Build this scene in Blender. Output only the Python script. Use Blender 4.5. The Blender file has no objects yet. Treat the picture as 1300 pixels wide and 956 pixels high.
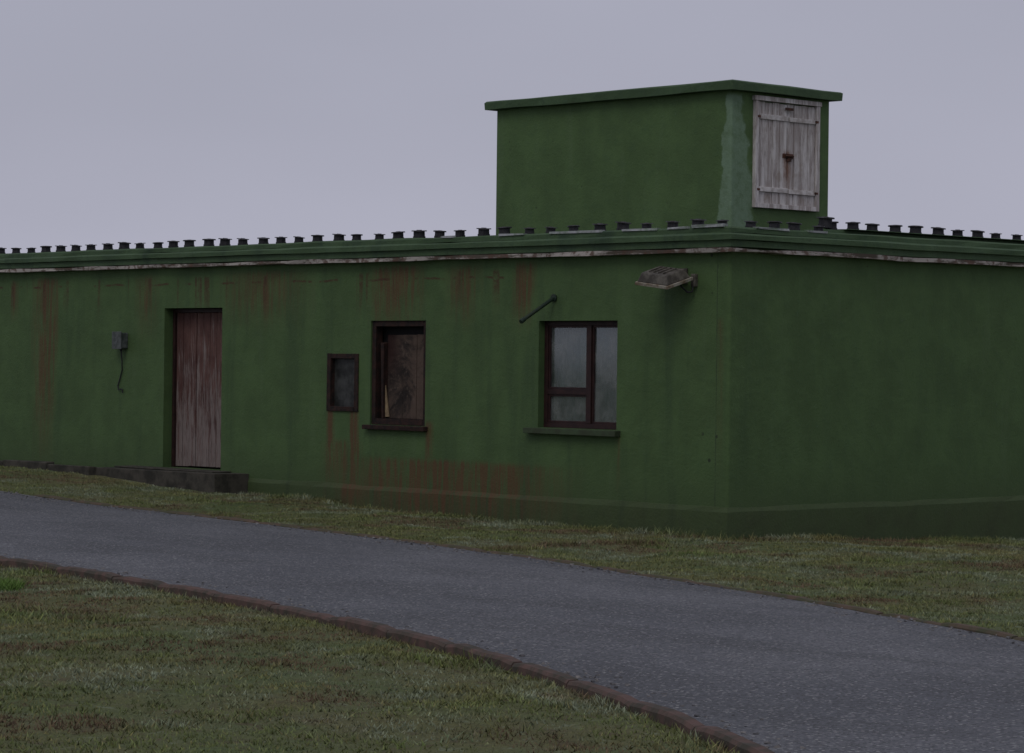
import bpy, bmesh, math, random
import numpy as np
from mathutils import Vector, Matrix, noise as mnoise
random.seed(3); rng=np.random.default_rng(5)
scene=bpy.context.scene

# ---------------------------------------------------------------- node helpers
class G:
    def __init__(s,name):
        s.m=bpy.data.materials.new(name); s.m.use_nodes=True
        s.n=s.m.node_tree.nodes; s.l=s.m.node_tree.links
        s.b=s.n['Principled BSDF']; s.b.inputs['Roughness'].default_value=.85
        s.b.inputs['Specular IOR Level'].default_value=.25
        s.tc=s.n.new('ShaderNodeTexCoord'); s.P=s.tc.outputs['Object']
        sp=s.n.new('ShaderNodeSeparateXYZ'); s.l.new(s.P,sp.inputs[0]); s.X,s.Y,s.Z=sp.outputs
    def put(s,sock,v):
        if isinstance(v,bpy.types.NodeSocket): s.l.new(v,sock)
        else:
            if isinstance(v,(tuple,list)) and len(v)==3 and sock.type=='RGBA': v=(*v,1)
            sock.default_value=v
    def ma(s,op,a,b=0.0,c=None,clamp=False):
        n=s.n.new('ShaderNodeMath'); n.operation=op; n.use_clamp=clamp
        s.put(n.inputs[0],a); s.put(n.inputs[1],b)
        if c is not None: s.put(n.inputs[2],c)
        return n.outputs[0]
    def mr(s,v,a,b,c=0.,d=1.,smooth=True):
        n=s.n.new('ShaderNodeMapRange')
        if smooth: n.interpolation_type='SMOOTHSTEP'
        s.put(n.inputs['Value'],v)
        for k,x in zip(('From Min','From Max','To Min','To Max'),(a,b,c,d)): s.put(n.inputs[k],x)
        return n.outputs['Result']
    def mix(s,f,a,b,mode='MIX'):
        n=s.n.new('ShaderNodeMix'); n.data_type='RGBA'; n.blend_type=mode
        s.put(n.inputs[0],f); s.put(n.inputs[6],a); s.put(n.inputs[7],b)
        return n.outputs[2]
    def vec(s,sx,sy,sz):
        n=s.n.new('ShaderNodeVectorMath'); n.operation='MULTIPLY'
        s.l.new(s.P,n.inputs[0]); n.inputs[1].default_value=(sx,sy,sz); return n.outputs[0]
    def noise(s,scale,det=3,vec=None,rough=.55,dist=0):
        n=s.n.new('ShaderNodeTexNoise'); s.l.new(vec or s.P,n.inputs['Vector'])
        n.inputs['Scale'].default_value=scale; n.inputs['Detail'].default_value=det
        n.inputs['Roughness'].default_value=rough; n.inputs['Distortion'].default_value=dist
        return n.outputs['Fac']
    def vor(s,scale,vec=None,feat='F1'):
        n=s.n.new('ShaderNodeTexVoronoi'); n.feature=feat; s.l.new(vec or s.P,n.inputs['Vector'])
        n.inputs['Scale'].default_value=scale; return n
    def bump(s,h,st=.3,dist=.01):
        n=s.n.new('ShaderNodeBump'); s.l.new(h,n.inputs['Height'])
        n.inputs['Strength'].default_value=st; n.inputs['Distance'].default_value=dist
        s.l.new(n.outputs[0],s.b.inputs['Normal'])
    def col(s,c): s.put(s.b.inputs['Base Color'],c)
    def streak(s,x0,w,zt,zb,k,wob):
        d=s.ma('ABSOLUTE',s.ma('ADD',s.ma('SUBTRACT',s.X,x0),s.ma('MULTIPLY',s.ma('SUBTRACT',wob,.5),min(w*2.,.6))))
        a=s.mr(d,w*1.1,0.,smooth=False)
        b=s.ma('MULTIPLY',s.mr(s.Z,zb,zb+(zt-zb)*.8),s.mr(s.Z,zt+.07,zt-.03))
        return s.ma('MULTIPLY',s.ma('MULTIPLY',a,b),k)

GREEN=(.066,.116,.041)
def green_material(name,base=GREEN,rust=(),pale=False,marks=False,dirt=1.):
    g=G(name)
    med=g.noise(2.2,6,rough=.66); fine=g.noise(34,3,rough=.7)
    vert=g.noise(1.0,5,g.vec(3.2,3.2,.35),rough=.65)
    chn=g.noise(9,5,rough=.75)
    c=g.mix(g.mr(med,.34,.66),tuple(v*.88 for v in base),tuple(v*1.10 for v in base))
    c=g.mix(g.mr(chn,.50,.66,0,.28*dirt),c,(base[0]*.66,base[1]*.74,base[2]*.92))
    vf=g.mr(g.Y,.05,.5,.5*dirt,.18*dirt)
    c=g.mix(g.ma('MULTIPLY',g.mr(vert,.48,.72),vf),c,(base[0]*.52,base[1]*.55,base[2]*.72))
    c=g.mix(g.ma('MULTIPLY',g.mr(vert,.44,.30),.25),c,(base[0]*1.35,base[1]*1.20,base[2]*1.65))
    c=g.mix(g.mr(chn,.66,.70,0,.35),c,(base[0]*1.7,base[1]*1.35,base[2]*2.4))
    c=g.mix(g.mr(chn,.34,.30,0,.55),c,(.030,.034,.024))
    c=g.mix(g.mr(fine,.56,.72,0,.35),c,(base[0]*.45,base[1]*.5,base[2]*.6))
    c=g.mix(g.ma('MULTIPLY',g.mr(g.Z,.85,-.05),g.mr(med,.3,.7,.30,.85)),c,(base[0]*.62,base[1]*.50,base[2]*.58))
    grain=g.mr(g.noise(5.,6,g.vec(3.6,3.6,.22),rough=.75),.36,.64)
    tot=None
    for (x0,w,zt,zb,k) in rust:
        t=g.streak(x0,w,zt,zb,k,vert); tot=t if tot is None else g.ma('MAXIMUM',tot,t)
    if marks:
        # hairline crack / bolt rust under the eaves, broken up and never quite level
        zw=g.ma('ADD',g.Z,g.ma('MULTIPLY',g.ma('SUBTRACT',med,.5),.08))
        seg=g.mr(g.noise(2.1,3,g.vec(1,0,0),rough=.6),.49,.55)
        dash=g.ma('MULTIPLY',seg,g.mr(g.ma('ABSOLUTE',g.ma('SUBTRACT',zw,2.69)),.020,.005))
        fr=g.noise(6.5,2,g.vec(1,0,.04)); ln=g.noise(1.3,1,g.vec(1,0,0))
        drip=g.ma('MULTIPLY',g.mr(fr,.58,.66),g.ma('MULTIPLY',g.mr(g.Z,g.ma('SUBTRACT',2.50,g.ma('MULTIPLY',ln,.6)),2.72),g.mr(g.Z,2.80,2.74)))
        mk=g.ma('MULTIPLY',g.ma('MAXIMUM',g.ma('MULTIPLY',dash,.85),g.ma('MULTIPLY',drip,.8)),g.mr(g.X,-2.2,-2.8))
        mk=g.ma('MULTIPLY',mk,g.mr(chn,.36,.56,.25,1.))
    if tot is not None:
        f=g.ma('MINIMUM',g.ma('MULTIPLY',tot,grain),.82)
        c=g.mix(f,c,(.098,.048,.024))
    if marks:
        c=g.mix(mk,c,(.066,.030,.017))
        v=g.vor(6.5); hole=g.mr(v.outputs['Distance'],.16,.10)
        band=g.mr(g.ma('ABSOLUTE',g.ma('ADD',g.X,.25)),.14,.08)
        c=g.mix(g.ma('MULTIPLY',hole,g.ma('MULTIPLY',band,.75)),c,(.016,.018,.013))
        seam=g.mr(g.ma('ABSOLUTE',g.ma('ADD',g.X,g.ma('ADD',.17,g.ma('MULTIPLY',g.ma('SUBTRACT',chn,.5),.03)))),.010,.002,0,.6)
        c=g.mix(g.ma('MULTIPLY',seam,g.mr(med,.35,.55)),c,(.022,.03,.02))
    if pale:
        nn=g.noise(3.2,5,rough=.6)
        dx=g.ma('MULTIPLY',g.ma('ABSOLUTE',g.ma('ADD',g.X,1.78)),2.2)
        dy=g.ma('ABSOLUTE',g.ma('SUBTRACT',g.Y,1.94))
        th=g.ma('ADD',g.ma('MULTIPLY',nn,.5),g.mr(g.Z,4.8,3.3,-.10,.16,False))
        f=g.mr(g.ma('SUBTRACT',g.ma('ADD',dx,dy),th),.03,-.03)
        f=g.ma('MULTIPLY',f,g.mr(g.Z,4.77,4.72))
        c=g.mix(g.ma('MULTIPLY',f,g.mr(chn,.3,.62,.5,.95)),c,(.155,.235,.155))
    g.col(c)
    g.bump(g.ma('ADD',g.ma('MULTIPLY',chn,.6),g.ma('MULTIPLY',fine,.4)),.55,.020)
    g.b.inputs['Roughness'].default_value=.68
    return g.m

R=[(-12.3,.30,2.78,.0,1.7),(-13.05,.10,2.74,2.15,1.5),(-12.42,.14,2.2,.0,1.4),
   (-5.12,.50,2.82,1.95,1.7),(-5.45,.14,2.8,1.9,1.6),(-3.02,.20,2.82,2.0,1.6),(-6.31,.07,1.2,-.1,2.6),(-5.86,.09,1.2,-.3,2.8),
   (-4.56,.08,1.05,.3,1.5),(-1.56,.05,1.0,.3,.7),(-10.0,.3,2.78,1.8,.9),(-7.6,.9,2.80,2.0,1.),(-4.0,.34,2.8,2.0,1.),(-6.1,.4,.8,-.1,1.),
   (-4.3,2.1,.62,-.3,1.7),(-.12,.06,2.2,.4,.5)]
m_wall=green_material('green_render_wall',rust=R,marks=True)
m_plinth=green_material('green_plinth',base=(.062,.098,.036),rust=[R[-2],(-5.9,.22,.5,-.15,1.5)],dirt=1.5)
m_tower=green_material('green_tower',base=(.072,.127,.045),pale=True)
m_trim=green_material('green_trim',base=(.057,.099,.046),dirt=1.6)

def simple(name,c1,c2,scale=8,rough=.8,metal=0,bump=.2,vec=None):
    g=G(name); n=g.noise(scale,4,g.vec(*vec) if vec else None,rough=.65)
    g.col(g.mix(g.mr(n,.35,.65),c1,c2)); g.b.inputs['Roughness'].default_value=rough
    g.b.inputs['Metallic'].default_value=metal; g.bump(n,bump,.01); return g.m
g=G('peeling_drip_strip')
n=g.noise(1.6,5,g.vec(1,1,5),rough=.75); n2=g.noise(13,4)
c=g.mix(g.mr(n,.42,.54),(.085,.07,.055),(.38,.35,.32)); c=g.mix(g.mr(n2,.50,.62,0,.85),c,(.10,.06,.045)); g.col(c); g.bump(n2,.4,.01); m_strip=g.m
m_vent=simple('vent_dark_metal',(.014,.014,.017),(.030,.030,.034),20,.6)
m_cap=simple('vent_cap_metal',(.075,.075,.085),(.028,.026,.028),14,.5)
m_flash=simple('lead_flashing',(.36,.37,.39),(.15,.19,.15),6,.6)
m_roof=simple('roof_felt',(.05,.055,.05),(.08,.08,.07),2)
m_conc=simple('stained_concrete',(.028,.027,.022),(.070,.064,.052),4,.9,bump=.6)
m_frame=simple('maroon_window_frame',(.020,.010,.010),(.036,.017,.015),12,.5)
m_rustframe=simple('rotten_brown_frame',(.034,.016,.012),(.012,.009,.008),14,.8)
m_sill=simple('sill_green',(.045,.07,.035),(.035,.045,.025),7)
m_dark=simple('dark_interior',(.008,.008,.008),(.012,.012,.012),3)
m_rust=simple('rusty_iron',(.10,.042,.025),(.045,.025,.02),25,.8)
m_grey=simple('grey_box_paint',(.10,.11,.11),(.05,.06,.055),16,.6)
m_pipe=simple('pipe_dark_green',(.018,.032,.024),(.03,.042,.026),16,.5)
m_lamp=simple('lamp_housing',(.05,.045,.037),(.13,.12,.10),9,.6)
m_stick=simple('pale_timber',(.30,.23,.13),(.20,.145,.09),12)

g=G('peeling_red_door')
n=g.noise(5,5,g.vec(3.5,3.5,.35),rough=.75); n2=g.noise(3,4); n3=g.noise(30,4,g.vec(3,3,.2),rough=.7)
th=g.ma('ADD',n,g.mr(g.Z,2.3,.7,-.12,.09,False))
c=g.mix(g.mr(n2,.35,.65),(.078,.037,.032),(.118,.062,.052))
c=g.mix(g.mr(th,.42,.60,0,.88),c,(.205,.172,.158))
c=g.mix(g.mr(n3,.5,.70,0,.75),c,(.035,.022,.02)); g.col(c); g.bump(n3,.5,.01); m_door=g.m
g=G('mouldy_board')
n=g.noise(2.6,6,rough=.7,dist=.6); n2=g.noise(17,5,rough=.7)
c=g.mix(g.mr(n,.38,.60),(.018,.014,.012),(.085,.060,.046)); c=g.mix(g.mr(n2,.54,.70,0,.6),c,(.12,.092,.073))
c=g.mix(g.ma('MULTIPLY',g.mr(g.X,-5.08,-5.40),g.mr(g.Z,1.40,1.9)),c,(.026,.011,.009)); g.col(c); g.bump(n,.6,.03); m_board=g.m
g=G('weathered_white_paint')
n=g.noise(4,6,g.vec(3,3,.3),rough=.75); n2=g.noise(26,5,g.vec(2,2,.25),rough=.7); n4=g.noise(5,5)
c=g.mix(g.mr(n,.38,.60),(.58,.56,.55),(.32,.285,.27)); c=g.mix(g.mr(n2,.52,.70,0,.72),c,(.15,.12,.11))
c=g.mix(g.mr(n4,.55,.72,0,.5),c,(.24,.19,.15))
rs=g.ma('MULTIPLY',g.ma('MULTIPLY',g.mr(g.ma('ABSOLUTE',g.ma('SUBTRACT',g.Y,2.84)),.10,.02),g.ma('MULTIPLY',g.mr(g.Z,3.55,4.05),g.mr(g.Z,4.2,4.12))),g.mr(n2,.35,.55,.3,.9))
c=g.mix(rs,c,(.17,.08,.045))
g.col(c); g.bump(n2,.5,.01); m_hatch=g.m
g=G('dusty_net_curtain')
n=g.noise(2.5,5,rough=.6); w=g.noise(14,3,g.vec(1,1,.05))
c=g.mix(g.mr(n,.3,.7),(.14,.17,.17),(.27,.31,.31)); c=g.mix(g.mr(w,.4,.7,0,.2),c,(.12,.15,.15)); g.col(c); m_curt=g.m
g=G('dirty_glass')
tr=g.n.new('ShaderNodeBsdfTransparent'); tr.inputs[0].default_value=(.78,.84,.84,1)
gl=g.n.new('ShaderNodeBsdfGlossy'); gl.inputs['Roughness'].default_value=.08; gl.inputs['Color'].default_value=(.8,.85,.85,1)
df=g.n.new('ShaderNodeBsdfDiffuse'); df.inputs[0].default_value=(.17,.185,.18,1)
mx=g.n.new('ShaderNodeMixShader'); mx2=g.n.new('ShaderNodeMixShader')
g.put(mx.inputs[0],g.mr(g.noise(3,5,rough=.7),.35,.7,.12,.75)); g.l.new(tr.outputs[0],mx.inputs[1]); g.l.new(df.outputs[0],mx.inputs[2])
mx2.inputs[0].default_value=.12; g.l.new(mx.outputs[0],mx2.inputs[1]); g.l.new(gl.outputs[0],mx2.inputs[2])
g.l.new(mx2.outputs[0],g.n['Material Output'].inputs[0]); m_glass=g.m

# ---------------------------------------------------------------- mesh helpers
def empty(name):
    e=bpy.data.objects.new(name,None); scene.collection.objects.link(e); return e
def obj(name,verts,faces,mat,parent=None,smooth=False):
    me=bpy.data.meshes.new(name); me.from_pydata([tuple(v) for v in verts],[],faces); me.update()
    bm=bmesh.new(); bm.from_mesh(me); bmesh.ops.recalc_face_normals(bm,faces=bm.faces); bm.to_mesh(me); bm.free()
    if smooth: me.polygons.foreach_set('use_smooth',[True]*len(me.polygons))
    if mat: me.materials.append(mat)
    o=bpy.data.objects.new(name,me); scene.collection.objects.link(o); o.parent=parent; return o
class MB:
    def __init__(s): s.v=[];s.f=[];s.mi=[]
    def box(s,x0,x1,y0,y1,z0,z1,mi=0,M=None,j=0):
        b=len(s.v)
        for x in(x0,x1):
            for y in(y0,y1):
                for z in(z0,z1):
                    p=Vector((x+random.uniform(-j,j),y+random.uniform(-j,j),z+random.uniform(-j,j)))
                    s.v.append(M@p if M else p)
        for q in((0,1,3,2),(4,6,7,5),(0,4,5,1),(2,3,7,6),(0,2,6,4),(1,5,7,3)): s.f.append([b+i for i in q]); s.mi.append(mi)
    def cyl(s,r0,r1,z0,z1,mi=0,M=None,n=12,caps=True):
        b=len(s.v)
        for r,z in((r0,z0),(r1,z1)):
            for i in range(n):
                a=2*math.pi*i/n; p=Vector((r*math.cos(a),r*math.sin(a),z)); s.v.append(M@p if M else p)
        for i in range(n): s.f.append([b+i,b+(i+1)%n,b+n+(i+1)%n,b+n+i]); s.mi.append(mi)
        if caps: s.f.append([b+i for i in range(n)][::-1]); s.mi.append(mi); s.f.append([b+n+i for i in range(n)]); s.mi.append(mi)
    def make(s,name,mats,parent=None,bevel=0,smooth=False):
        o=obj(name,s.v,s.f,None,parent,smooth)
        for m in mats: o.data.materials.append(m)
        o.data.polygons.foreach_set('material_index',s.mi)
        if bevel:
            md=o.modifiers.new('bevel','BEVEL'); md.width=bevel; md.segments=2; md.limit_method='ANGLE'
        return o
def tube(name,pts,r,mat,parent=None):
    cu=bpy.data.curves.new(name,'CURVE'); cu.dimensions='3D'; cu.bevel_depth=r; cu.bevel_resolution=3; cu.use_fill_caps=True
    sp=cu.splines.new('POLY'); sp.points.add(len(pts)-1)
    for p,q in zip(sp.points,pts): p.co=(*q,1)
    cu.materials.append(mat); o=bpy.data.objects.new(name,cu); scene.collection.objects.link(o); o.parent=parent; return o

def ring(name,profile,rect,mat,parent,closed=True,step=.35,jit=.004,start=None,end=None):
    """sweep a (offset,z) profile around a rectangular plan with mitred corners"""
    x0,x1,y0,y1=rect
    def path(o):
        if closed: return [(x0-o,y0-o),(x1+o,y0-o),(x1+o,y1+o),(x0-o,y1+o),(x0-o,y0-o)]
        return [(start,y0-o),(x1+o,y0-o),(x1+o,y1)]
    ref=path(0); T=[]
    for i in range(len(ref)-1):
        L=math.dist(ref[i],ref[i+1]); n=max(1,int(L/step))
        for k in range(n): T.append((i,k/n))
    if not closed: T.append((len(ref)-2,1.0))
    v=[];f=[];np_=len(profile)
    for (i,t) in T:
        for j,(o,z) in enumerate(profile):
            p=path(o); a=p[i];b=p[i+1]
            x=a[0]+(b[0]-a[0])*t; y=a[1]+(b[1]-a[1])*t
            d=mnoise.noise(Vector((x*1.3,y*1.3,j*3.1)))*jit; d2=mnoise.noise(Vector((x*1.7+9,y*1.7,j*5.1)))*jit
            dd=d2 if (t>0) else 0
            if i in(0,2): y+=dd
            else: x+=dd
            v.append((x,y,z+d))
    N=len(T); R_=N if closed else N-1
    for s in range(R_):
        a=s*np_; b=((s+1)%N)*np_
        for j in range(np_): k=(j+1)%np_; f.append([a+j,b+j,b+k,a+k])
    if not closed: f.append(list(range(np_))); f.append([ (N-1)*np_+j for j in range(np_)][::-1])
    return obj(name,v,f,mat,parent)

# ---------------------------------------------------------------- building
B=empty('green_bunker_building')
XL,YB=-27.,13.; ZT=2.95; ZB=-1.2; r=.035
ops=[(-9.62,-8.42,.39,2.39,.30),(-6.35,-5.82,1.175,1.83,.10),(-5.59,-4.63,1.025,2.22,.20),(-2.78,-1.586,1.06,2.21,.45)]
xs=sorted(set([XL,-r]+[o[0] for o in ops]+[o[1] for o in ops]+[-24,-20,-16,-13,-11,-7.5,-3.8,-.9]))
zs=sorted(set([ZB,ZT]+[o[2] for o in ops]+[o[3] for o in ops]))
v=[];f=[]
def quad(*p):
    b=len(v); v.extend(p); f.append([b,b+1,b+2,b+3])
for i in range(len(xs)-1):
    for j in range(len(zs)-1):
        cx=(xs[i]+xs[i+1])/2; cz=(zs[j]+zs[j+1])/2
        if any(o[0]<cx<o[1] and o[2]<cz<o[3] for o in ops): continue
        quad((xs[i],0,zs[j]),(xs[i+1],0,zs[j]),(xs[i+1],0,zs[j+1]),(xs[i],0,zs[j+1]))
for (a,b,c,d,e) in ops:
    quad((a,0,c),(a,0,d),(a,e,d),(a,e,c)); quad((b,0,d),(b,0,c),(b,e,c),(b,e,d))
    quad((a,0,d),(b,0,d),(b,e,d),(a,e,d)); quad((b,0,c),(a,0,c),(a,e,c),(b,e,c))
arc=[(-r+r*math.sin(t),r-r*math.cos(t)) for t in np.linspace(0,math.pi/2,6)]
for k in range(5): quad((*arc[k],ZB),(*arc[k+1],ZB),(*arc[k+1],ZT),(*arc[k],ZT))
quad((0,r,ZB),(0,YB,ZB),(0,YB,ZT),(0,r,ZT)); quad((0,YB,ZB),(XL,YB,ZB),(XL,YB,ZT),(0,YB,ZT)); quad((XL,YB,ZB),(XL,0,ZB),(XL,0,ZT),(XL,YB,ZT))
me=bpy.data.meshes.new('walls'); me.from_pydata(v,[],f); me.materials.append(m_wall)
o=bpy.data.objects.new('walls',me); scene.collection.objects.link(o); o.parent=B
rect=(XL,0,0,YB)
ring('plinth',[(.028,-1.2),(.024,.27),(.002,.322),(-.02,.322),(-.02,-1.2)],rect,m_plinth,B,closed=False,start=-7.84,step=.3,jit=.014)
ring('drip_strip',[(-.02,2.895),(.108,2.895),(.108,2.935),(-.02,2.935)],rect,m_strip,B,step=.22,jit=.018)
ring('fascia',[(-.02,2.946),(.105,2.944),(.105,3.015),(-.3,3.015),(-.3,2.946)],rect,m_trim,B,jit=.008)
ring('fascia_cap',[(-.3,3.018),(.140,3.016),(.140,3.066),(.12,3.083),(-.3,3.085)],rect,m_trim,B,jit=.009)
ring('roof_upstand',[(-.25,3.087),(.075,3.087),(.075,3.135),(.06,3.15),(-.25,3.15)],rect,m_trim,B,jit=.011)
mb=MB(); mb.box(XL+.2,-.2,.2,YB-.2,2.96,3.10); mb.make('roof_deck',[m_roof],B)
mb=MB()
mb.box(-.42,-.12,1.6,YB-.1,3.152,3.195,0,None,.004); mb.box(-.36,-.02,1.9,YB-.4,3.1955,3.208,0,None,.004)
mb.make('side_roof_kerb',[m_trim],B,.006)
mb=MB()
for (a,b) in((-4.3,-4.1),(-3.35,-2.95),(-2.55,-1.75),(-1.45,-.95),(-.8,-.5)):
    mb.box(a,b,-.086,-.03,3.136,3.160,0,None,.005)
mb.box(-.45,-.02,-.10,-.02,3.142,3.178,0,None,.007)
for (a,b) in((.3,.8),(1.1,1.4)): mb.box(.03,.083,a,b,3.138,3.158,0,None,.005)
mb.make('lead_flashing',[m_flash],B)
mb=MB()
def vent(x,y,z,s=1.):
    M=Matrix.Translation((x+random.uniform(-.025,.025),y+random.uniform(-.015,.015),z-.012))@Matrix.Rotation(random.uniform(-.9,.9),4,'Z')@Matrix.Rotation(random.uniform(-.06,.06),4,'X')@Matrix.Scale(s,4)
    mb.cyl(.064,.064,0,.030,0,M,12); mb.cyl(.058,.057,.030,.080,0,M,12)
    T=Matrix.Translation((0,0,.080))@Matrix.Rotation(random.uniform(-.10,.10),4,'Y')
    mb.cyl(.078,.076,0,.010,1,M@T,18); mb.cyl(.03,.025,.010,.016,1,M@T,10)
x=-.12
while x>XL: vent(x,.03,3.152,random.uniform(.86,1.14)); x-=.36
y=.35
while y<YB-.3:
    vent(-.22 if y>1.6 else -.06,y,3.208 if y>1.9 else (3.195 if y>1.6 else 3.15),random.uniform(.85,1.1)); y+=.36
vent(-.2,1.72,3.225,1.25)
mb.make('roof_vents',[m_vent,m_cap],B)
mb=MB(); mb.box(-5.60,-1.78,1.94,3.59,3.0,4.80); mb.make('rooftop_block_walls',[m_tower],B,.02)
ring('rooftop_block_slab',[(-.3,4.79),(.10,4.785),(.105,4.872),(.085,4.888),(-.3,4.89)],(-5.60,-1.78,1.94,3.59),m_trim,B,step=.25,jit=.012)
mb=MB(); mb.box(-5.45,-1.93,2.09,3.44,4.82,4.888); mb.make('rooftop_block_roof',[m_trim],B)
H=empty('rooftop_hatch'); H.parent=B
mb=MB(); x0=-1.78; ya,yb,za,zb=2.29,3.38,3.51,4.70
mb.box(x0-.02,x0+.045,ya,ya+.06,za,zb,0,None,.003); mb.box(x0-.02,x0+.045,yb-.06,yb,za,zb,0,None,.003)
mb.box(x0-.02,x0+.052,ya-.02,yb+.02,zb,zb+.05,0,None,.004); mb.box(x0-.02,x0+.048,ya+.0605,yb-.0605,za,za+.05,0,None,.003)
mb.make('hatch_frame',[m_hatch],H,.004)
mb=MB(); n=8; wv=(yb-ya-.13)/n
for i in range(n):
    a=ya+.065+i*wv; gap=.009 if i==n//2 else .003
    mb.box(x0-.01,x0+.018+random.uniform(-.003,.003),a+gap,a+wv-.003,za+.053,zb-.004-random.uniform(0,.012),0)
mb.make('hatch_planks',[m_hatch],H,.002)
mb=MB(); mid=(ya+yb)/2+.02
for z in(3.69,4.50):
    mb.box(x0+.017,x0+.036,ya+.075,mid-.01,z,z+.055,0,None,.003); mb.box(x0+.017,x0+.036,mid+.01,yb-.075,z-.004,z+.046,0,None,.003)
mb.make('hatch_battens',[simple('batten_paint',(.56,.54,.53),(.34,.31,.29),10)],H,.003)
mb=MB(); mb.box(x0+.019,x0+.03,mid-.09,mid+.09,4.085,4.135)
mb.cyl(.012,.012,0,.14,0,Matrix.Translation((x0+.043,mid-.07,4.11))@Matrix.Rotation(-math.pi/2,4,'X'),8)
mb.box(x0+.037,x0+.046,mid-.07,mid+.06,4.62,4.65); mb.box(x0+.02,x0+.034,mid-.03,mid+.05,4.05,4.08)
for z in(3.70,4.51): mb.box(x0+.0365,x0+.046,ya+.03,ya+.08,z,z+.025); mb.box(x0+.0365,x0+.046,yb-.08,yb-.03,z,z+.025)
mb.make('hatch_ironwork',[m_rust],H)
mb=MB(); mb.box(x0-.018,x0-.012,ya+.05,yb-.05,za+.04,zb); mb.make('hatch_backing',[m_dark],H)

D=empty('plank_door'); D.parent=B
mb=MB(); a,b=-9.62,-8.42
n=8; w=(b-a-.08)/n
for i in range(n):
    xx=a+.04+i*w; mb.box(xx+.004,xx+w-.004,.165+random.uniform(-.005,.005),.20,.40+random.uniform(0,.018),2.335,0,None,.001)
mb.make('planks',[m_door],D,.004)
mb=MB(); mb.box(a+.002,a+.039,.13,.25,.392,2.385); mb.box(b-.039,b-.002,.13,.25,.392,2.385); mb.box(a+.0395,b-.0395,.13,.25,2.337,2.385)
mb.make('door_frame',[m_frame],D,.003)
mb=MB(); mb.box(a+.01,b-.01,.21,.29,.40,2.38); mb.make('door_backing',[m_dark],D)
mb=MB(); mb.box(b-.14,b-.10,.14,.166,1.33,1.47); mb.make('door_latch',[m_rust],D,.003)
mb=MB(); mb.box(-10.35,-7.85,-.52,-.001,-.6,.372,0,None,.008); mb.box(-10.25,-8.2,-.30,-.001,.374,.389,0,None,.002)
mb.make('door_landing',[m_conc],B,.015)
mb=MB()
xx=-10.36
while xx>-15:
    w=random.uniform(.7,1.1); mb.box(xx-w+.01,xx,-.62,-.48,-.4,.395+random.uniform(-.015,.01),0,None,.008); xx-=w
mb.make('landing_side_wall',[m_conc],B,.012)
mb=MB(); mb.box(-15,-10.36,-.475,-.001,-.4,.335,0,None,.003); mb.make('side_path_slab',[m_conc],B)

W=empty('small_window'); W.parent=B
mb=MB(); a,b,c,d=-6.35,-5.82,1.175,1.83
mb.box(a-.02,a+.05,-.015,.06,c-.01,d+.01,0,None,.004); mb.box(b-.05,b+.02,-.015,.06,c-.01,d+.01,0,None,.004)
mb.box(a+.0505,b-.0505,-.012,.06,d-.05,d+.008,0,None,.002); mb.box(a+.0505,b-.0505,-.018,.06,c-.01,c+.045,0,None,.002)
mb.make('frame',[m_rustframe],W,.004)
mb=MB(); mb.box(a+.04,b-.04,.05,.056,c+.03,d-.04); mb.make('pane',[simple('grimy_pane',(.014,.015,.014),(.052,.055,.052),5,.4)],W)
W=empty('boarded_window'); W.parent=B
mb=MB(); a,b,c,d=-5.59,-4.63,1.025,2.22
mb.box(a+.002,a+.065,.02,.13,c+.0,d-.002,0,None,.003); mb.box(b-.06,b-.002,.02,.13,c,d-.002,0,None,.003)
mb.box(a+.066,b-.061,.02,.13,d-.065,d-.003,0,None,.002); mb.box(a+.066,b-.061,.02,.13,c+.002,c+.07,0,None,.002)
mb.box(a+.13,a+.17,.05,.12,c+.08,d-.25,0,None,.012)
mb.make('frame',[m_rustframe],W,.004)
mb=MB(); mb.box(a-.06,b+.05,-.07,.019,c-.055,c-.002,0,None,.004); mb.make('sill',[m_rustframe],W,.006)
mb=MB(); xq=a+.18
for wq in(.27,.24,.19):
    mb.box(xq,xq+wq-.004,.105+random.uniform(-.004,.004),.12,c+.075,d-.15-random.uniform(0,.02),0,None,.003); xq+=wq
mb.make('boards',[m_board],W,.002)
mb=MB(); mb.box(a+.01,b-.01,.16,.19,c+.01,d-.01); mb.make('backing',[m_dark],W)
mb=MB(); M=Matrix.Translation((a+.17,.085,c+.09))@Matrix.Rotation(-.05,4,'Y')
mb.v=[M@Vector(p) for p in((0,0,0),(.065,0,0),(.012,0,.38),(0,.012,0),(.065,.012,0),(.012,.012,.38))]; mb.f=[[0,1,2],[5,4,3],[0,3,4,1],[1,4,5,2],[2,5,3,0]]; mb.mi=[0]*5
mb.make('broken_timber',[m_stick],W)
W=empty('casement_window'); W.parent=B
mb=MB(); a,b,c,d=-2.78,-1.586,1.06,2.21; y0,y1=.085,.14
mb.box(a+.001,a+.055,y0,y1,c+.001,d-.001); mb.box(b-.05,b-.001,y0,y1,c+.001,d-.001)
mb.box(a+.0555,b-.0505,y0,y1,d-.05,d-.001); mb.box(a+.0555,b-.0505,y0,y1,c+.001,c+.055)
mb.box(-2.125,-2.055,y0-.006,y1,c+.0555,d-.0505)
mb.box(a+.0555,-2.1255,y0,y1,1.42,1.475)
for (p,q,s,t) in((a+.056,-2.126,1.476,d-.051),(a+.056,-2.126,c+.056,1.419),(-2.054,b-.051,c+.056,d-.051)):
    w=.022; yy=y0+.014
    mb.box(p,p+w,yy,y1-.005,s,t); mb.box(q-w,q,yy,y1-.005,s,t); mb.box(p+w,q-w,yy,y1-.005,t-w,t); mb.box(p+w,q-w,yy,y1-.005,s,s+w)
mb.make('frame',[m_frame],W,.002)
mb=MB(); mb.box(a+.06,b-.06,.118,.122,c+.06,d-.06); mb.make('glass',[m_glass],W)
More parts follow.
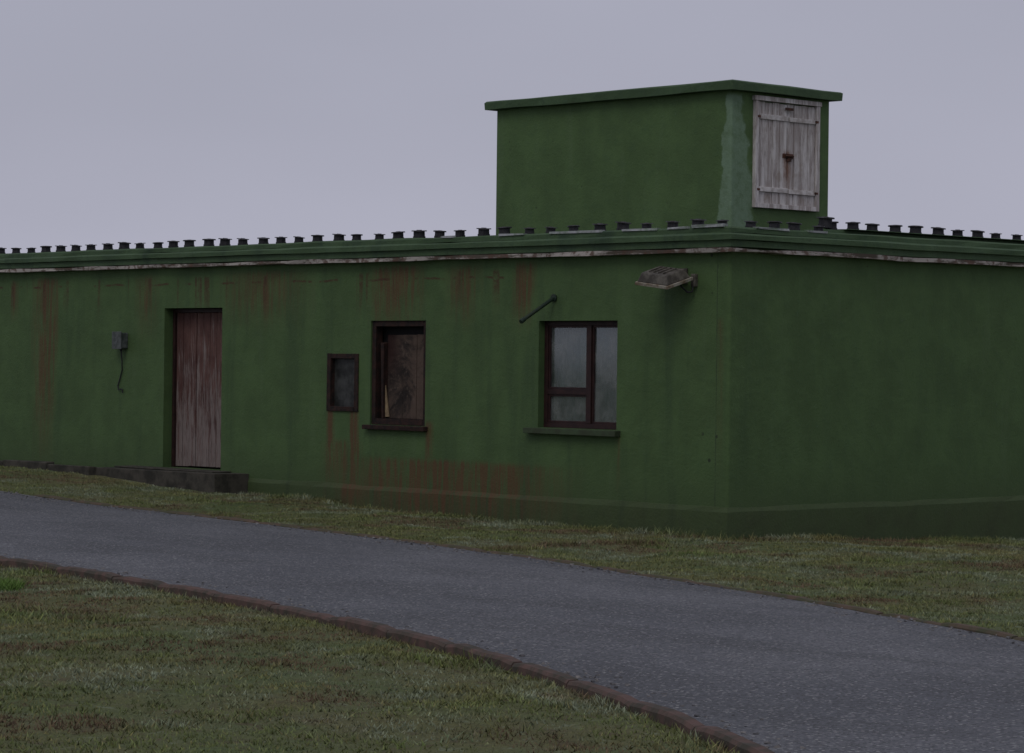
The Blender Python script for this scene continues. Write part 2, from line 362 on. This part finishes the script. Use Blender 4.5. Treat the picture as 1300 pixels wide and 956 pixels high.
mb=MB(); mb.box(a-.15,b+.06,-.085,.0845,c-.065,c-.006,0,None,.004); mb.make('sill',[m_sill],W,.006)
N=60; v=[];f=[]
for i in range(N+1):
    xx=a+.03+(b-a-.06)*i/N; yy=.24+.012*math.sin(i*1.1)+.008*math.sin(i*.43+1); v+= [(xx,yy,c+.02),(xx,yy,d)]
for i in range(N): f.append([2*i,2*i+2,2*i+3,2*i+1])
obj('net_curtain',v,f,m_curt,W,True)
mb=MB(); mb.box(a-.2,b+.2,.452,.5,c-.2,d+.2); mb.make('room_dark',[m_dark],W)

# ---------------------------------------------------------------- wall fittings
F=empty('wall_floodlight')
M=Matrix.Translation((-.66,-.28,2.665))@Matrix.Rotation(math.radians(16),4,'X')@Matrix.Rotation(math.radians(7),4,'Y')
v=[(-.17,-.14,.045),(.17,-.14,.045),(.17,.14,.045),(-.17,.14,.045),(-.21,-.18,-.05),(.21,-.18,-.05),(.21,.18,-.05),(-.21,.18,-.05)]
o=obj('housing',[M@Vector(p) for p in v],[[0,1,2,3],[4,5,1,0],[5,6,2,1],[6,7,3,2],[7,4,0,3],[4,7,6,5]],m_lamp,F)
md=o.modifiers.new('b','BEVEL'); md.width=.012; md.segments=2
mb=MB(); mb.box(-.225,.225,-.195,-.175,-.080,-.048,0,M); mb.box(-.225,.225,.175,.195,-.080,-.048,0,M); mb.box(-.225,-.205,-.175,.175,-.080,-.048,0,M); mb.box(.205,.225,-.175,.175,-.080,-.048,0,M)
mb.make('rim',[simple('lamp_rim',(.34,.32,.27),(.16,.12,.08),12,.6)],F,.003)
mb=MB(); mb.box(-.20,.20,-.17,.17,-.066,-.056,0,M); mb.make('lens',[simple('lamp_lens',(.10,.10,.09),(.16,.15,.13),6,.2)],F)
mb=MB()
for i in range(4): xx=-.10+i*.065; mb.box(xx-.004,xx+.004,-.10,.10,.044,.058,0,M)
mb.make('cooling_fins',[m_lamp],F)
mb=MB(); mb.box(-.74,-.58,-.02,-.001,2.58,2.74); mb.box(-.68,-.64,-.17,-.0205,2.66,2.70,0,None,.002); mb.box(-.50,-.44,-.045,-.001,2.55,2.68)
mb.make('bracket',[m_lamp],F,.004)
tube('supply_cable',[(-.47,-.03,2.6),(-.47,-.05,2.50),(-.50,-.09,2.49),(-.55,-.13,2.55),(-.60,-.14,2.66)],.009,m_vent,F)

E=empty('electrical_box')
mb=MB(); mb.box(-10.57,-10.40,-.11,-.001,1.88,2.08); mb.make('housing',[m_grey],E,.012)
mb=MB(); mb.box(-10.585,-10.385,-.125,-.1105,1.87,2.095); mb.make('lid',[m_grey],E,.004)
mb=MB(); mb.cyl(.018,.018,0,.03,0,Matrix.Translation((-10.48,-.055,1.85)),10); mb.make('cable_gland',[m_vent],E)
tube('cable',[(-10.48,-.055,1.86),(-10.475,-.04,1.72),(-10.50,-.02,1.60),(-10.56,-.015,1.48),(-10.60,-.015,1.40),(-10.57,-.02,1.345),(-10.50,-.02,1.36),(-10.47,-.03,1.34)],.008,m_vent,E)
mb=MB(); mb.cyl(.008,.008,-.02,.02,0,Matrix.Translation((-10.47,-.03,1.33)),6); mb.make('cable_end',[m_vent],E)

Pp=empty('wall_stay_pipe')
tube('pipe',[(-2.54,0,2.46),(-2.54,-.05,2.435),(-2.56,-.46,2.20)],.020,m_pipe,Pp)
M=Matrix.Translation((-2.54,-.012,2.455))@Matrix.Rotation(math.pi/2,4,'X')
mb=MB(); mb.cyl(.042,.042,-.008,.012,0,M,16); mb.make('flange',[m_pipe],Pp,.003)
M=Matrix.Translation((-2.56,-.46,2.20))@Matrix.Rotation(math.radians(120),4,'X')
mb=MB(); mb.cyl(.026,.026,-.04,.02,0,M,12); mb.make('end_cap',[m_pipe],Pp,.003)

# ---------------------------------------------------------------- ground
gx=np.linspace(-80,80,3201)
def smooth(a,n=61):
    k=np.ones(n)/n; p=np.pad(a,n,mode='edge')
    return np.convolve(np.convolve(p,k,'same'),k,'same')[n:-n]
fe=smooth(np.interp(gx,[-80,-25,-14,-9,-4,.8,5.2,8.1,12,18,30,80],[-11,-4,-3,-2.75,-2.95,-3.7,-5.0,-6.0,-7.8,-11,-18,-48]))
ne=smooth(np.interp(gx,[-80,-25,-12,-5,-1,2.3,5.3,8.1,12,18,30,80],[-17,-8.6,-7.7,-7.6,-7.9,-8.3,-9.0,-9.95,-12,-16,-23.5,-54]))
hb=smooth(np.interp(gx,[-80,-14,-10.8,-8,-4,0,5,80],[.33,.31,.29,.12,.06,.035,.01,-.3]),41)
def FE(x): return np.interp(x,gx,fe)
def NE(x): return np.interp(x,gx,ne)
def H0(x,y):
    yy=np.clip(y+.8,0,60)
    return np.interp(x,gx,hb)-.045*yy*yy/(yy+1.5)
def vn(x,y,s,seed=0):
    x=x*s;y=y*s; xi=np.floor(x).astype(np.int64);yi=np.floor(y).astype(np.int64); fx=x-xi;fy=y-yi
    fx=fx*fx*(3-2*fx);fy=fy*fy*(3-2*fy)
    def h(a,b):
        n=(a*374761393+b*668265263+seed*1442695041)&0xffffffff; n=((n^(n>>13))*1274126177)&0xffffffff; return ((n^(n>>16))&0xffff)/65535.
    return (h(xi,yi)*(1-fx)+h(xi+1,yi)*fx)*(1-fy)+(h(xi,yi+1)*(1-fx)+h(xi+1,yi+1)*fx)*fy
def fb(x,y,s,seed=0): return .5*vn(x,y,s,seed)+.3*vn(x,y,s*2.1,seed+1)+.2*vn(x,y,s*4.3,seed+2)
def outside(x,y,w):
    d=np.maximum(y-FE(x),NE(x)-y); return np.clip(d/w,0,1)
def TZ(x,y):
    bank=.035*np.clip((y-FE(x))/.5,0,1)*(x<-6)
    return H0(x,y)-.015+bank+outside(x,y,.6)*((fb(x,y,.9,3)-.5)*.09+(fb(x,y,5,8)-.5)*.04)
def axis(a,b,st,far):
    c=np.arange(a,b,st); k=np.cumsum(st*1.35**np.arange(1,40)); k=k[k<far]
    return np.concatenate([(a-k)[::-1],c,c[-1]+k])
ax=axis(-20,21,.13,1800); ay=axis(-22,7,.13,1800)
XX,YY=np.meshgrid(ax,ay); ZZ=TZ(XX,YY)
def grid_mesh(name,XX,YY,ZZ,mat):
    ny,nx=XX.shape; co=np.stack([XX,YY,ZZ],-1).reshape(-1,3).astype(np.float32)
    i=np.arange(nx-1)[None,:]+nx*np.arange(ny-1)[:,None]; i=i.ravel()
    fc=np.stack([i,i+1,i+nx+1,i+nx],1).astype(np.int32)
    me=bpy.data.meshes.new(name); me.vertices.add(len(co)); me.vertices.foreach_set('co',co.ravel())
    me.loops.add(fc.size); me.loops.foreach_set('vertex_index',fc.ravel()); me.polygons.add(len(fc))
    me.polygons.foreach_set('loop_start',np.arange(0,fc.size,4,dtype=np.int32)); me.polygons.foreach_set('loop_total',np.full(len(fc),4,np.int32))
    me.update(calc_edges=True); me.polygons.foreach_set('use_smooth',[True]*len(fc)); me.materials.append(mat)
    o=bpy.data.objects.new(name,me); scene.collection.objects.link(o); return o
g=G('mossy_turf')
n=g.noise(.8,4,rough=.65); n2=g.noise(6,5,rough=.7); n3=g.noise(40,3,rough=.7)
c=g.mix(g.mr(n,.35,.65),(.130,.130,.056),(.100,.132,.050)); c=g.mix(g.mr(n2,.52,.68,0,.75),c,(.100,.072,.044))
c=g.mix(g.mr(n3,.45,.7,0,.6),c,(.052,.058,.030)); c=g.mix(g.mr(n2,.43,.33,0,.6),c,(.19,.22,.145)); g.col(c); g.bump(g.ma('ADD',n2,n3),.8,.04); g.b.inputs['Roughness'].default_value=.95
grid_mesh('ground',XX,YY,ZZ,g.m)
g=G('asphalt_chippings')
n=g.noise(.45,3); st=g.noise(.8,6,g.vec(.4,1.3,1),rough=.7); v1=g.vor(66); fine=g.noise(80,3,rough=.8)
cs=g.n.new('ShaderNodeSeparateColor'); g.l.new(v1.outputs['Color'],cs.inputs[0])
c=g.mix(g.mr(n,.3,.7),(.125,.131,.144),(.175,.181,.195)); c=g.mix(g.mr(st,.42,.64,0,.6),c,(.090,.094,.101))
c=g.mix(g.mr(cs.outputs[0],.35,1,0,.75,False),c,(.044,.045,.049)); c=g.mix(g.mr(cs.outputs[1],.92,.95,0,.7),c,(.36,.36,.355))
c=g.mix(g.mr(st,.36,.28,0,.4),c,(.15,.14,.125)); c=g.mix(g.mr(fine,.58,.7,0,.45),c,(.23,.234,.245)); g.col(c)
g.bump(g.ma('ADD',fine,v1.outputs['Distance']),.9,.012); g.b.inputs['Roughness'].default_value=.75
rx=np.concatenate([np.arange(-70,-20,1.),np.arange(-20,24,.15),np.arange(24,70,1.)]); tt=np.linspace(0,1,40)
RX=np.repeat(rx[None,:],40,0); wob=(fb(rx,rx*0,1.5,5)-.5)*.14
RY=NE(rx)[None,:]*(1-tt[:,None])+(FE(rx)+wob)[None,:]*tt[:,None]
RZ=H0(RX,RY)+.004+.03*(4*tt*(1-tt))[:,None]+(fb(RX,RY,.8,77)-.5)*.016
grid_mesh('road',RX,RY,RZ,g.m)
mb=MB()
for i in range(1500):
    xx=random.uniform(-16,16); side=random.random()<.5
    yy=(float(FE(xx))-abs(random.gauss(0,.25))) if side else (float(NE(xx))+abs(random.gauss(0,.25))+.05)
    s=random.uniform(.005,.014); z=float(H0(xx,yy))+.010
    M=Matrix.Translation((xx,yy,z))@Matrix.Rotation(random.random()*6,4,'Z')@Matrix.Rotation(random.random(),4,'X')
    mb.box(-s,s,-s*.7,s*.7,-s*.5,s*.5,0,M,s*.3)
mb.make('loose_gravel',[simple('gravel_stone',(.06,.06,.065),(.22,.21,.20),11,.9)])
def kerb(name,E_,off,wd,top,seg,mat,skip):
    """continuous mortared kerb stones with softly irregular tops"""
    mb=MB(); x=-20.
    while x<22:
        L=seg*random.uniform(.85,1.1); x2=x+L
        if random.random()>skip:
            k=6; dz=random.uniform(-.008,.006); b0=len(mb.v)
            for q in range(k+1):
                xq=x+.004+(L-.008)*q/k; yq=float(E_(xq))+off; z=float(H0(xq,yq))
                e=-.012 if q in(0,k) else 0
                tz=top+dz+e+.010*mnoise.noise(Vector((xq*3.1,0,1))); wj=.010*mnoise.noise(Vector((xq*4.,3,1)))
                for (oy,oz) in((-wd/2+wj,-.12),(-wd/2+wj,tz-.018),(-wd/2+.018+wj,tz),(wd/2-.015,tz),(wd/2,tz-.015),(wd/2,-.12)):
                    mb.v.append(Vector((xq,yq+oy,z+oz)))
            for q in range(k):
                for j in range(6):
                    a=b0+q*6+j; b=b0+q*6+(j+1)%6; mb.f.append([a,b,b+6,a+6]); mb.mi.append(0)
            mb.f.append([b0+j for j in range(6)]); mb.f.append([b0+k*6+j for j in range(6)][::-1]); mb.mi+= [0,0]
        x=x2
    return mb.make(name,[mat],None)
m_k=simple('red_brown_kerb',(.115,.072,.060),(.055,.050,.038),7,.9,bump=1.)
m_k2=simple('mossy_kerb',(.10,.070,.05),(.06,.062,.035),5,.9,bump=.8)
kerb('road_kerb',NE,-.06,.105,.048,.9,m_k,0)
kerb('road_kerb',FE,.05,.09,.024,.9,m_k2,.12)

# grass
CX,CY=18.97,-20.71
N=2300000
x=rng.uniform(-17,20,N); y=rng.uniform(-19,5.5,N)
dx,dy=x-CX,y-CY; Dp=-.7307*dx+.6827*dy; Xp=.6827*dx+.7307*dy
keep=(Dp>9)&(np.abs(Xp/Dp)<.27)&(Dp<40)
bld=(x<.05)&(y>-.05); land=(x<-7.8)&(y>-.64)
ro=np.maximum(y-FE(x)-.06,NE(x)-y-.10)
edge=ro+ (fb(x,y,4,21)-.5)*.30
dens=fb(x,y,1.6,31)*.7+fb(x,y,6,37)*.5
keep&=(~bld)&(~land)&(edge>0)&(rng.random(N)<np.clip((dens-.20)*2.2,.15,1))
x=x[keep];y=y[keep];ro=ro[keep];n=len(x)
big=fb(x,y,.55,41); med=fb(x,y,2.5,47); rnd=rng.random(n)
h=.010+.018*rng.random(n)**1.5+.026*np.clip(med-.5,0,1)*2
tuft=vn(x,y,1.3,51); tall=(tuft>.86)&(rng.random(n)<.3); h=np.where(tall,h*1.8+.008,h)
dd=np.minimum(np.hypot(x-1.0,y+9.45),np.hypot(x-1.5,y+10.1)*1.2); bt=dd<.42; h=np.where(bt,.07+.06*rng.random(n)*(1-dd/.5),h)
wall_d=np.where(x<0,-y,x); nearwall=(wall_d<.25)&(wall_d>0); h=np.where(nearwall,h*2.1,h)
h=np.where((ro>0)&(ro<.12),h*1.5,h)
w=.0032+.0035*rng.random(n); th=rng.uniform(0,2*np.pi,n); ln=rng.uniform(.2,1.4,n)*h; la=rng.uniform(0,2*np.pi,n)
z=TZ(x,y)-.004
base=np.stack([x,y,z],1); pr=np.stack([np.cos(th)*w,np.sin(th)*w,0*w],1)
tip=base+np.stack([np.cos(la)*ln,np.sin(la)*ln,h],1)
co=np.stack([base-pr,base+pr,tip],1).reshape(-1,3).astype(np.float32)
c1=np.array([.185,.225,.080]);c2=np.array([.255,.240,.100]);c3=np.array([.290,.335,.225]);c4=np.array([.180,.128,.078]); c5=np.array([.15,.28,.055])
col=np.tile(c1,(n,1))
def mixin(col,c,f): f=np.clip(f,0,1)[:,None]; return col*(1-f)+c*f
col=mixin(col,c2,(big-.40)*4*(.5+rnd*.5)); col=mixin(col,c3,(fb(x,y,1.9,61)-.50)*6); col=mixin(col,c4,(fb(x,y,1.3,67)-.57)*8)
col=mixin(col,c2,(rng.random(n)>.85)*.9); col=mixin(col,c5,bt*.9); col=mixin(col,c5,tall*.3)
col*= (.55+.7*rng.random(n))[:,None]*(.64+.74*fb(x,y,3.3,71))[:,None]
me=bpy.data.meshes.new('grass'); me.vertices.add(3*n); me.vertices.foreach_set('co',co.ravel())
me.loops.add(3*n); me.loops.foreach_set('vertex_index',np.arange(3*n,dtype=np.int32)); me.polygons.add(n)
me.polygons.foreach_set('loop_start',np.arange(0,3*n,3,dtype=np.int32)); me.polygons.foreach_set('loop_total',np.full(n,3,np.int32)); me.update()
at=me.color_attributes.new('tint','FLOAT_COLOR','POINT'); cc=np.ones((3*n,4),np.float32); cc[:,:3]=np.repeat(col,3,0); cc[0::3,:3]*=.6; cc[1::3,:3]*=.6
at.data.foreach_set('color',cc.ravel())
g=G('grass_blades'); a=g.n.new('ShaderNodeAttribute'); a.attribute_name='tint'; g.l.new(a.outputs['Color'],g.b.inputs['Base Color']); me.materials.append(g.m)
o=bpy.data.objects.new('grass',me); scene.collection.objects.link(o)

# ---------------------------------------------------------------- world, sun, camera
el=math.radians(50)
wd=bpy.data.worlds.new('World'); scene.world=wd; wd.use_nodes=True; nt=wd.node_tree; bg=nt.nodes['Background']
sky=nt.nodes.new('ShaderNodeTexSky'); sky.sky_type='NISHITA'; sky.sun_disc=False; sky.sun_elevation=el
sd=Vector((.45*math.cos(el),-.9*math.cos(el),math.sin(el))).normalized()
sky.sun_rotation=math.atan2(sd.x,sd.y); sky.air_density=1; sky.dust_density=5
tc=nt.nodes.new('ShaderNodeTexCoord'); mp=nt.nodes.new('ShaderNodeMapping'); mp.inputs['Scale'].default_value=(1,1,3)
nz=nt.nodes.new('ShaderNodeTexNoise'); nz.inputs['Scale'].default_value=2.6; nz.inputs['Detail'].default_value=3; nz.inputs['Roughness'].default_value=.5
nt.links.new(tc.outputs['Generated'],mp.inputs[0]); nt.links.new(mp.outputs[0],nz.inputs['Vector'])
sx=nt.nodes.new('ShaderNodeSeparateXYZ'); nt.links.new(tc.outputs['Generated'],sx.inputs[0])
m1=nt.nodes.new('ShaderNodeMapRange'); m1.inputs['From Min'].default_value=.02; m1.inputs['From Max'].default_value=.16; m1.inputs['To Min'].default_value=.28; m1.inputs['To Max'].default_value=-.12
nt.links.new(sx.outputs[2],m1.inputs[0])
ad=nt.nodes.new('ShaderNodeMath'); ad.operation='ADD'; nt.links.new(m1.outputs[0],ad.inputs[0]); nt.links.new(nz.outputs['Fac'],ad.inputs[1])
cr=nt.nodes.new('ShaderNodeValToRGB'); cr.color_ramp.elements[0].position=.25; cr.color_ramp.elements[1].position=.85
cr.color_ramp.elements[0].color=(.360,.365,.445,1); cr.color_ramp.elements[1].color=(.445,.448,.545,1)
nt.links.new(ad.outputs[0],cr.inputs[0])
sc=nt.nodes.new('ShaderNodeVectorMath'); sc.operation='SCALE'; sc.inputs['Scale'].default_value=10.; nt.links.new(cr.outputs[0],sc.inputs[0])
mx=nt.nodes.new('ShaderNodeMix'); mx.data_type='RGBA'; mx.inputs[0].default_value=.94
nt.links.new(sky.outputs[0],mx.inputs[6]); nt.links.new(sc.outputs[0],mx.inputs[7]); nt.links.new(mx.outputs[2],bg.inputs[0]); bg.inputs[1].default_value=.1
L=bpy.data.lights.new('sun','SUN'); L.energy=.60; L.angle=math.radians(30); L.color=(1,.96,.90)
so=bpy.data.objects.new('sun',L); scene.collection.objects.link(so); so.rotation_euler=sd.to_track_quat('Z','Y').to_euler(); so.location=(0,0,30)

cam=bpy.data.cameras.new('camera'); co_=bpy.data.objects.new('camera',cam); scene.collection.objects.link(co_)
cam.sensor_width=36; cam.lens=3531/1300*36; cam.shift_y=-17/1300; cam.clip_end=5000; cam.clip_start=.1
co_.location=(CX,CY,1.75)
co_.rotation_euler=(Matrix.Rotation(math.radians(46.95),3,'Z')@Matrix.Rotation(math.pi/2,3,'X')@Matrix.Rotation(math.radians(.67),3,'Z')).to_euler()
scene.camera=co_
scene.view_settings.view_transform='Standard'; scene.view_settings.look='None'; scene.view_settings.exposure=0
